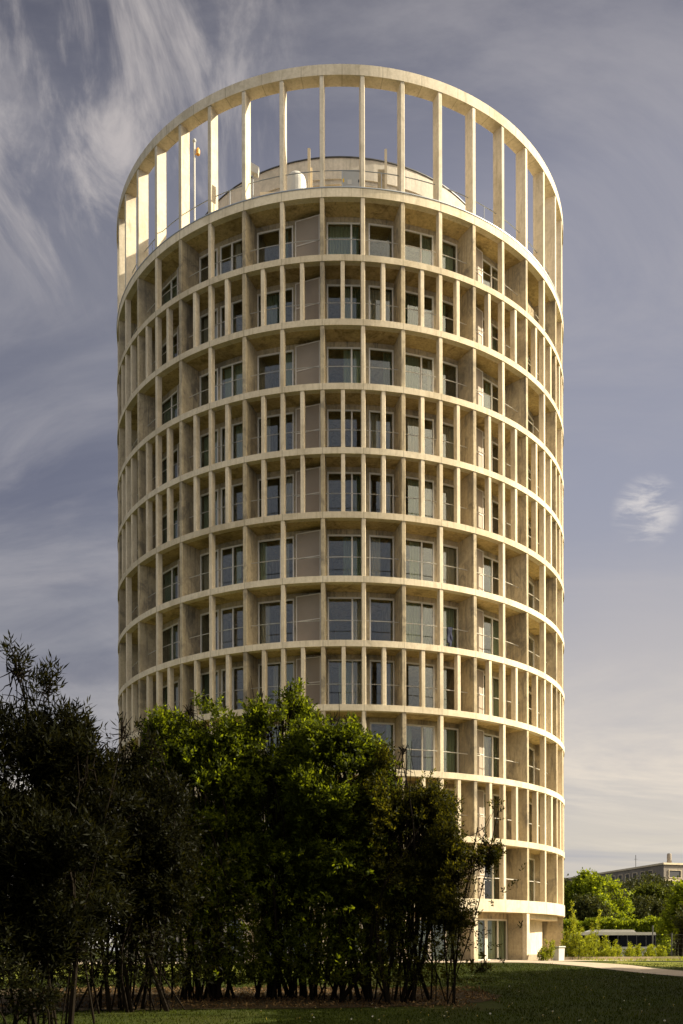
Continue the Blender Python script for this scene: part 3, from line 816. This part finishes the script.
# ------------------------------------------------------------------ bus
bd = 100.; bx0, bx1 = (566 - 341.5) / F * bd, (652.5 - 341.5) / F * bd; bz = gz(bd) + .01
bus = empty('parked_bus', ((bx0 + bx1) / 2, bd, bz), 'white roofed bus with dark windows behind the tall weeds', 'bus')
W = 1.25
def prof(mb, P, y0, y1, m=0):
    n = len(P); V = [(x, y0, z) for x, z in P] + [(x, y1, z) for x, z in P]
    mb.add(V, [tuple(range(n)), tuple(range(n, 2 * n))[::-1]] + [(i, i + n, (i + 1) % n + n, (i + 1) % n) for i in range(n)], m)
m = MB(); prof(m, [(bx0 + .25, bz + .35), (bx1, bz + .35), (bx1, bz + 1.35), (bx0 + .05, bz + 1.35), (bx0, bz + .8)], bd - W, bd + W); m.build('body', M['busg'], bus)
m = MB(); prof(m, [(bx0 + .05, bz + 1.352), (bx1 - .03, bz + 1.352), (bx1 - .05, bz + 2.55), (bx0 + .75, bz + 2.55)], bd - W + .03, bd + W - .03); wb = m.build('window_band', M['busglass'], bus)
m = MB()
for i in range(9):
    x = bx0 + 1.2 + i * (bx1 - bx0 - 1.3) / 8; m.box(x - .03, x + .03, bd - W + .0, bd - W + .028, bz + 1.355, bz + 2.548)
m.build('window_post', M['darkmetal'], wb)
m = MB(); prof(m, [(bx0 + .7, bz + 2.552), (bx1 - .02, bz + 2.552), (bx1 - .1, bz + 2.85), (bx0 + 1.5, bz + 2.88), (bx0 + 1.0, bz + 2.78)], bd - W, bd + W); m.build('roof', M['busw'], bus)
m = MB(); prof(m, [(bx0 + 1.9, bz + 2.882), (bx1 - 2.0, bz + 2.86), (bx1 - 2.25, bz + 3.12), (bx0 + 2.7, bz + 3.14)], bd - .9, bd + .9); m.build('roof_unit', M['busw'], bus)
for wx in (bx0 + 2.1, bx1 - 2.4):
    for sy in (-1, 1):
        V = []; nn = 18
        for yy in (bd + sy * (W - .28), bd + sy * (W + .01)):
            for k in range(nn): V.append((wx + .48 * cos(2 * pi * k / nn), yy, bz + .48 + .48 * sin(2 * pi * k / nn)))
        fs = [tuple(range(nn)), tuple(range(nn, 2 * nn))] + [(k, (k + 1) % nn, nn + (k + 1) % nn, nn + k) for k in range(nn)]
        wh = make_obj('wheel', V, fs, M['tyre'], bus)
        V = []
        for yy in (bd + sy * (W + .012), bd + sy * (W + .03)):
            for k in range(nn): V.append((wx + .26 * cos(2 * pi * k / nn), yy, bz + .48 + .26 * sin(2 * pi * k / nn)))
        make_obj('rim', V, fs, M['grey'], wh)
m = MB(); m.box(bx1 + .002, bx1 + .03, bd - .95, bd - .7, bz + .8, bz + 1.1); m.build('tail_light', M['orange'], bus)

# ------------------------------------------------------------------ bin, fence, weeds, kerb
bxp, byp = (558.2 - 341.5) / F * 46.3, 46.3
bn = empty('litter_bin', (bxp, byp, gz(byp)), 'pale square concrete litter bin with green lid strip on the grass', 'bin')
z = gz(byp)
m = MB(); m.hexa([(bxp - .2, byp - .2, z), (bxp + .2, byp - .2, z), (bxp + .2, byp + .2, z), (bxp - .2, byp + .2, z),
                  (bxp - .22, byp - .22, z + .6), (bxp + .22, byp - .22, z + .6), (bxp + .22, byp + .22, z + .6), (bxp - .22, byp + .22, z + .6)]); m.build('body', M['white'], bn)
m = MB(); m.box(bxp - .20, bxp + .20, byp - .20, byp + .20, z + .602, z + .65); m.build('opening_band', M['green'], bn)
m = MB(); m.box(bxp - .25, bxp + .25, byp - .25, byp + .25, z + .652, z + .71); m.build('lid', M['white'], bn); bn.rotation_euler = (0, 0, radians(38))
# low kerb behind the weeds
m = MB(); m.box(10.9, 17.5, 49.2, 49.5, TB, TB + .16); tag(m.build('low_kerb_wall', M['beam'], None, (14, 49.3, TB)), 'low pale kerb wall along the weeds right of the tower', 'kerb')
# wire fence
fr = empty('wire_fence', (21, 60, TB), 'thin wire fence with posts at the right edge behind the grass strip', 'fence')
fx = [(652.5 - 341.5) / F * 62, (671.5 - 341.5) / F * 62, (692 - 341.5) / F * 62]
for i, x in enumerate(fx + [24.8, 26.8]):
    m = MB(); h = (1.6 if i != 0 else 2.1)
    m.tube([(x, 62, TB - .02), (x + .02, 62, TB + h)], .045, 6); m.build('post', M['darkmetal'], fr)
m = MB()
for zz in (.3, .6, .9, 1.2, 1.5):
    m.tube([(fx[0], 62, TB + zz), (26.8, 62, TB + zz)], .0035, 4)
for i in range(28):
    x = fx[0] + (26.8 - fx[0]) * i / 27; m.tube([(x, 62, TB + .05), (x, 62, TB + 1.5)], .003, 3)
m.build('wire_mesh', M['darkmetal'], fr)

def weed(px, d, h, w, seed, label, nst=7):
    g = np.random.default_rng(seed); x = (px - 341.5) / F * d; z0 = gz(d)
    root = empty('tall_weed', (x, d, z0), label, 'plant', 'tall weeds right of the tower')
    mb = MB(); P = []
    for i in range(nst):
        b = np.array([x + g.normal(0, w * .45), d + g.normal(0, w * .45), z0 - .02]); hh = h * g.uniform(.35, 1.0)
        if i == 0: b[0] = x; hh = h
        tip = b + np.array([g.normal(0, .12) * hh, g.normal(0, .1) * hh, hh])
        pts = [b + (tip - b) * t + np.array([.05 * sin(3 * t + i), 0, 0]) for t in np.linspace(0, 1, 5)]
        mb.tube(pts, [.014, .012, .01, .008, .004], 4)
        for q in range(int(5 + 12 * hh)):
            t = g.uniform(.12, 1.0); P.append(b + (tip - b) * t + g.normal(0, .10 * (1.15 - t), 3))
    P = np.array(P); O = unit(g.normal(0, 1, P.shape))
    V, Fc = sprig_mesh(g, P, O, 6, .16, .15, .028, up=.8)
    make_obj('leaves', V, Fc, L_weed, root); mb.build('stem', M['bark'], root)
wl = [(541, 45.4, .6, .2, 'low weed against the tower wall just right of the column'), (548, 45.6, 1.0, .25, 'low leafy weed touching the left side of the litter bin'),
      (573, 51, 3.1, .35, 'tallest weed spike next to the tower edge'), (567, 50, 1.7, .5, 'bushy weed right of the litter bin'), (594, 53, 2.7, .4, 'second tall weed spike in front of the bus nose'),
      (583, 51, 1.7, .7, 'leafy weed between the two tall weed spikes'), (604, 52, 1.25, .6, 'leafy weed in front of the bus, just right of the second tall spike'), (615, 53, 1.0, .6, 'leafy weed in front of the middle of the bus windows'),
      (626, 54, .85, .6, 'leafy weed in front of the bus, right of its middle'), (638, 55, .75, .6, 'leafy weed in front of the bus tail'), (648, 56, .8, .5, 'low weed at the foot of the left fence post'),
      (589, 49.8, 1.2, .6, 'low weed at the grass edge below the second tall spike'), (609, 50, .7, .6, 'low weed at the grass edge below the middle of the bus'), (577, 49.5, 1.3, .5, 'low weed at the grass edge below the tallest spike'), (660, 57, .75, .5, 'low weed between the two fence posts')]
for i, (px, d, h, w, lb) in enumerate(wl): weed(px, d, h, w, 200 + i, lb, 5 if w < .5 else 11)
# small dark plant on the lawn
g = np.random.default_rng(77); d = 36.; x = (484 - 341.5) / F * d
root = empty('small_thistle', (x, d, gz(d)), 'small dark spiky plant alone on the lawn before the tower', 'plant')
P = np.tile([x, d, gz(d) + .1], (14, 1)) + g.normal(0, .09, (14, 3)) * [1, 1, .5]
V, Fc = sprig_mesh(g, P, unit(g.normal(0, 1, (14, 3)) + [0, 0, .5]), 7, .15, .3, .03)
make_obj('leaves', V, Fc, L_dark, root)
mb = MB(); mb.tube([(x, d, gz(d) - .02), (x, d, gz(d) + .18)], .012, 5); mb.build('stem', M['bark'], root)

# grass blades and litter (uncountable), daisies
g = np.random.default_rng(90)
def blades(n, d0, d1, h, w, mat, name, label, xr=.40, tint=None, left=None):
    d = np.sqrt(g.uniform(d0 ** 2, d1 ** 2, n)) if d1 < 46 else g.uniform(d0, d1, n)
    X = g.uniform(-xr, xr, n) * d
    gzv = np.array([gz(q) for q in d])
    keep = ~((X < 4.4 - .02 * d) & (d > 22.6) & (d < 29)) if d1 < 46 else (X > 12.0)
    if d1 < 46: keep &= ~(d > 41.9) & ~((X > 9.3) & (d > 30) & (np.abs(X - (12.4 + (36 - d) * .35)) < 1.5))
    X, d, gzv = X[keep], d[keep], gzv[keep]; n = len(X)
    a = g.uniform(0, pi, n); hh = h * g.uniform(.5, 1.3, n); lx, ly = g.normal(0, .4, n) * hh, g.normal(0, .4, n) * hh
    p0 = np.column_stack([X - np.cos(a) * w, d - np.sin(a) * w, gzv]); p1 = np.column_stack([X + np.cos(a) * w, d + np.sin(a) * w, gzv])
    p2 = np.column_stack([X + lx, d + ly, gzv + hh])
    V = np.stack([p0, p1, p2], 1).reshape(-1, 3)
    tag(make_obj(name, V, np.arange(len(V)).reshape(-1, 3), mat), label, 'grass', kind='stuff')
blades(120000, 18, 45, .055, .010, L_grass, 'lawn_grass', 'short mown grass of the shaded lawn in the foreground')
blades(16000, 44.2, 64, .12, .018, L_weed, 'bright_strip_grass', 'sunlit grass strip beyond the path')
n = 5000; X = g.uniform(-8.5, 4.1, n); Y = g.uniform(22.9, 29, n); keep = (X < 3.2 - .0 * Y) | (Y > 24.5); X, Y = X[keep], Y[keep]
P = np.column_stack([X, Y, [gz(q) + .03 for q in Y]])
V, Fc = sprig_mesh(g, P, unit(g.normal(0, 1, P.shape)), 2, .05, .09, .02, up=.1)
L_dry = leafmat('dry_leaves', (.07, .04, .02), (.17, .11, .05), .2, (1.2, 1., .6))
tag(make_obj('leaf_litter', V, Fc, L_dry), 'brown dry leaf litter under the garden trees', 'leaf litter', kind='stuff')
# daisies
dm = MB()
for k in range(7):
    t = 2 * pi * k / 7; dm.add([(0, 0, .055), (.03 * cos(t - .3), .03 * sin(t - .3), .06), (.038 * cos(t), .038 * sin(t), .062), (.03 * cos(t + .3), .03 * sin(t + .3), .06)], [(0, 1, 2, 3)])
dm.lathe(0, 0, [(.002, 0), (.003, .052), (.008, .064), (.002, .068)], 5, 1)
me = None
for i in range(70):
    px = g.choice([g.uniform(250, 470), g.uniform(440, 683)], p=[.6, .4]); d = g.uniform(19.8, 25.) if px > 430 or g.random() < .5 else g.uniform(19.8, 21.8)
    if i > 58: d = g.uniform(25, 34); px = g.uniform(470, 660)
    x = (px - 341.5) / F * d
    if me is None:
        o = dm.build('daisy', [M['white'], M['yellow']]); me = o.data
    else: o = bpy.data.objects.new('daisy', me); COL.objects.link(o)
    o.location = (x, d, gz(d)); o.rotation_euler = (g.normal(0, .2) + .35, g.normal(0, .2), g.uniform(0, 6)); s = g.uniform(.6, 1.0); o.scale = (s, s, s)
    tag(o, 'tiny white daisy dotted in the shaded lawn', 'flower', 'daisies in the lawn')

# ------------------------------------------------------------------ sun and sky
SAZ = radians(93.0); SEL = radians(33.0)      # azimuth measured from the camera side of the tower towards the right
sd = np.array([sin(SAZ) * cos(SEL), -cos(SAZ) * cos(SEL), sin(SEL)])
from mathutils import Vector, Matrix
li = bpy.data.lights.new('sun', 'SUN'); li.energy = 5.0; li.angle = radians(.5); li.color = (1., .89, .68)
so = bpy.data.objects.new('sun', li); COL.objects.link(so)
so.rotation_euler = Vector(tuple(sd)).to_track_quat('Z', 'Y').to_euler(); so.location = (40, 20, 60)

w = bpy.data.worlds.new('World'); scene.world = w; w.use_nodes = True
nt = w.node_tree; nt.nodes.clear()
out = nt.nodes.new('ShaderNodeOutputWorld'); bg = nt.nodes.new('ShaderNodeBackground')
sky = nt.nodes.new('ShaderNodeTexSky'); sky.sky_type = 'NISHITA'; sky.sun_disc = False
sky.sun_elevation = SEL; sky.sun_rotation = math.atan2(sd[0], sd[1]); sky.dust_density = 2.; sky.air_density = 1.
tc = nt.nodes.new('ShaderNodeTexCoord'); nrm = nt.nodes.new('ShaderNodeVectorMath'); nrm.operation = 'NORMALIZE'
nt.links.new(tc.outputs['Generated'], nrm.inputs[0]); DIR = nrm.outputs[0]
sp = nt.nodes.new('ShaderNodeSeparateXYZ'); nt.links.new(DIR, sp.inputs[0]); X, Y, Z = sp.outputs
def c10(r, g_, b): return tuple(((v / 255) / 12.92 if v / 255 < .04045 else ((v / 255 + .055) / 1.055) ** 2.4) * 10 for v in (r, g_, b))
# high veil of thin cloud: grey violet overhead, cream at the horizon
veil = ramp(nt, Z, [(0., c10(224, 210, 190)), (.10, c10(208, 200, 188)), (.2, c10(182, 180, 184)), (.42, c10(156, 158, 173)), (.62, c10(140, 141, 156)), (.72, c10(98, 99, 114))])
side = smap(nt, math_(nt, 'ADD', X, math_(nt, 'MULTIPLY', Z, -.12)), -.34, .12, .68, 1.0)
mx = nt.nodes.new('ShaderNodeVectorMath'); mx.operation = 'SCALE'; nt.links.new(veil, mx.inputs[0]); nt.links.new(side, mx.inputs[3])
col = mixc(nt, sky.outputs[0], mx.outputs[0], .92)
# cloud plane coordinates
zz = math_(nt, 'ADD', math_(nt, 'MAXIMUM', Z, 0.), .16)
u = math_(nt, 'DIVIDE', X, zz); v = math_(nt, 'DIVIDE', Y, zz)
def near(px, py, a, b):
    d = unit(np.array([(px - 341.5) / F, 1., (YH - py) / F]))
    dp = nt.nodes.new('ShaderNodeVectorMath'); dp.operation = 'DOT_PRODUCT'; nt.links.new(DIR, dp.inputs[0]); dp.inputs[1].default_value = tuple(d)
    return smap(nt, dp.outputs['Value'], cos(radians(a)), cos(radians(b)))
def cloudfield(rot, sx, sy, scale, dist, lo, hi, seed, det=8):
    cb = nt.nodes.new('ShaderNodeCombineXYZ'); nt.links.new(u, cb.inputs[0]); nt.links.new(v, cb.inputs[1]); cb.inputs[2].default_value = seed
    mp = nt.nodes.new('ShaderNodeMapping'); mp.inputs['Rotation'].default_value = (0, 0, radians(rot)); mp.inputs['Scale'].default_value = (sx, sy, 1)
    nt.links.new(cb.outputs[0], mp.inputs[0])
    return smap(nt, noise(nt, mp.outputs[0], scale, det, .62, dist), lo, hi)
def maxi(a, b): return math_(nt, 'MAXIMUM', a, b)
A1 = math_(nt, 'MULTIPLY', cloudfield(-28, 2.3, .8, 5.4, .5, .45, .70, 3.1, 15), near(95, 60, 11, 2.5))
A2 = math_(nt, 'MULTIPLY', cloudfield(14, 3.4, .8, 4.6, .3, .46, .72, 15., 14), near(50, 170, 5.5, 1))
col = mixc(nt, col, c10(208, 200, 196), maxi(math_(nt, 'MULTIPLY', A1, .7), math_(nt, 'MULTIPLY', A2, .35)))
B1 = math_(nt, 'MULTIPLY', cloudfield(10, 1.6, 2.4, 7, .5, .42, .66, 1.3, 10), near(648, 512, 2.0, .3))
col = mixc(nt, col, c10(226, 220, 216), math_(nt, 'MULTIPLY', B1, .7))
dk = math_(nt, 'MULTIPLY', cloudfield(20, .9, 1.5, 1.3, .8, .35, .7, 21.), near(40, 520, 14, 3))
col = mixc(nt, col, c10(84, 90, 114), math_(nt, 'MULTIPLY', dk, .55))
G1 = math_(nt, 'MULTIPLY', cloudfield(14, .5, .8, 1.5, .6, .40, .62, 6.3, 12), smap(nt, Z, .34, .15))
col = mixc(nt, col, c10(236, 224, 208), math_(nt, 'MULTIPLY', G1, .9))
G3 = math_(nt, 'MULTIPLY', cloudfield(6, .3, .8, 2.4, .8, .45, .7, 9.3, 10), smap(nt, Z, .22, .08))
col = mixc(nt, col, c10(160, 164, 174), math_(nt, 'MULTIPLY', G3, .75))
col = mixc(nt, col, c10(244, 228, 204), math_(nt, 'MULTIPLY', near(650, 740, 11, 1), .18))
G2 = cloudfield(30, .9, 1.2, 1.9, .9, .38, .75, 12., 10)
col = mixc(nt, col, c10(186, 182, 184), math_(nt, 'MULTIPLY', G2, .45))
# added fill: brighter sky behind the viewer and an unseen glow towards the sun
low = smap(nt, Y, .15, -.2)
col = mixc(nt, col, (6.0, 6.2, 6.9), math_(nt, 'MULTIPLY', low, .75))
dp = nt.nodes.new('ShaderNodeVectorMath'); dp.operation = 'DOT_PRODUCT'; nt.links.new(DIR, dp.inputs[0]); dp.inputs[1].default_value = tuple(unit(np.array([.80, -.36, .78])))
col = mixc(nt, col, (36., 31., 22.5), smap(nt, dp.outputs['Value'], .74, .96))
nt.links.new(col, bg.inputs[0]); bg.inputs[1].default_value = .0445
nt.links.new(bg.outputs[0], out.inputs[0])

# ------------------------------------------------------------------ camera
cd = bpy.data.cameras.new('camera'); cam = bpy.data.objects.new('camera', cd); COL.objects.link(cam)
cd.sensor_fit = 'HORIZONTAL'; cd.sensor_width = 36; cd.lens = F / 683 * 36
cd.shift_y = (YH - 512) / 683; cd.clip_end = 6000; cd.clip_start = .1
cam.matrix_world = Matrix.Translation((0, 0, EYE)) @ Matrix.Rotation(radians(90), 4, 'X') @ Matrix.Rotation(radians(-.15), 4, 'Z')
scene.camera = cam
scene.view_settings.view_transform = 'Standard'; scene.view_settings.look = 'None'
scene.view_settings.gamma = 1; scene.view_settings.exposure = 1.22
scene.cycles.transparent_max_bounces = 12
scene.cycles.max_bounces = 6
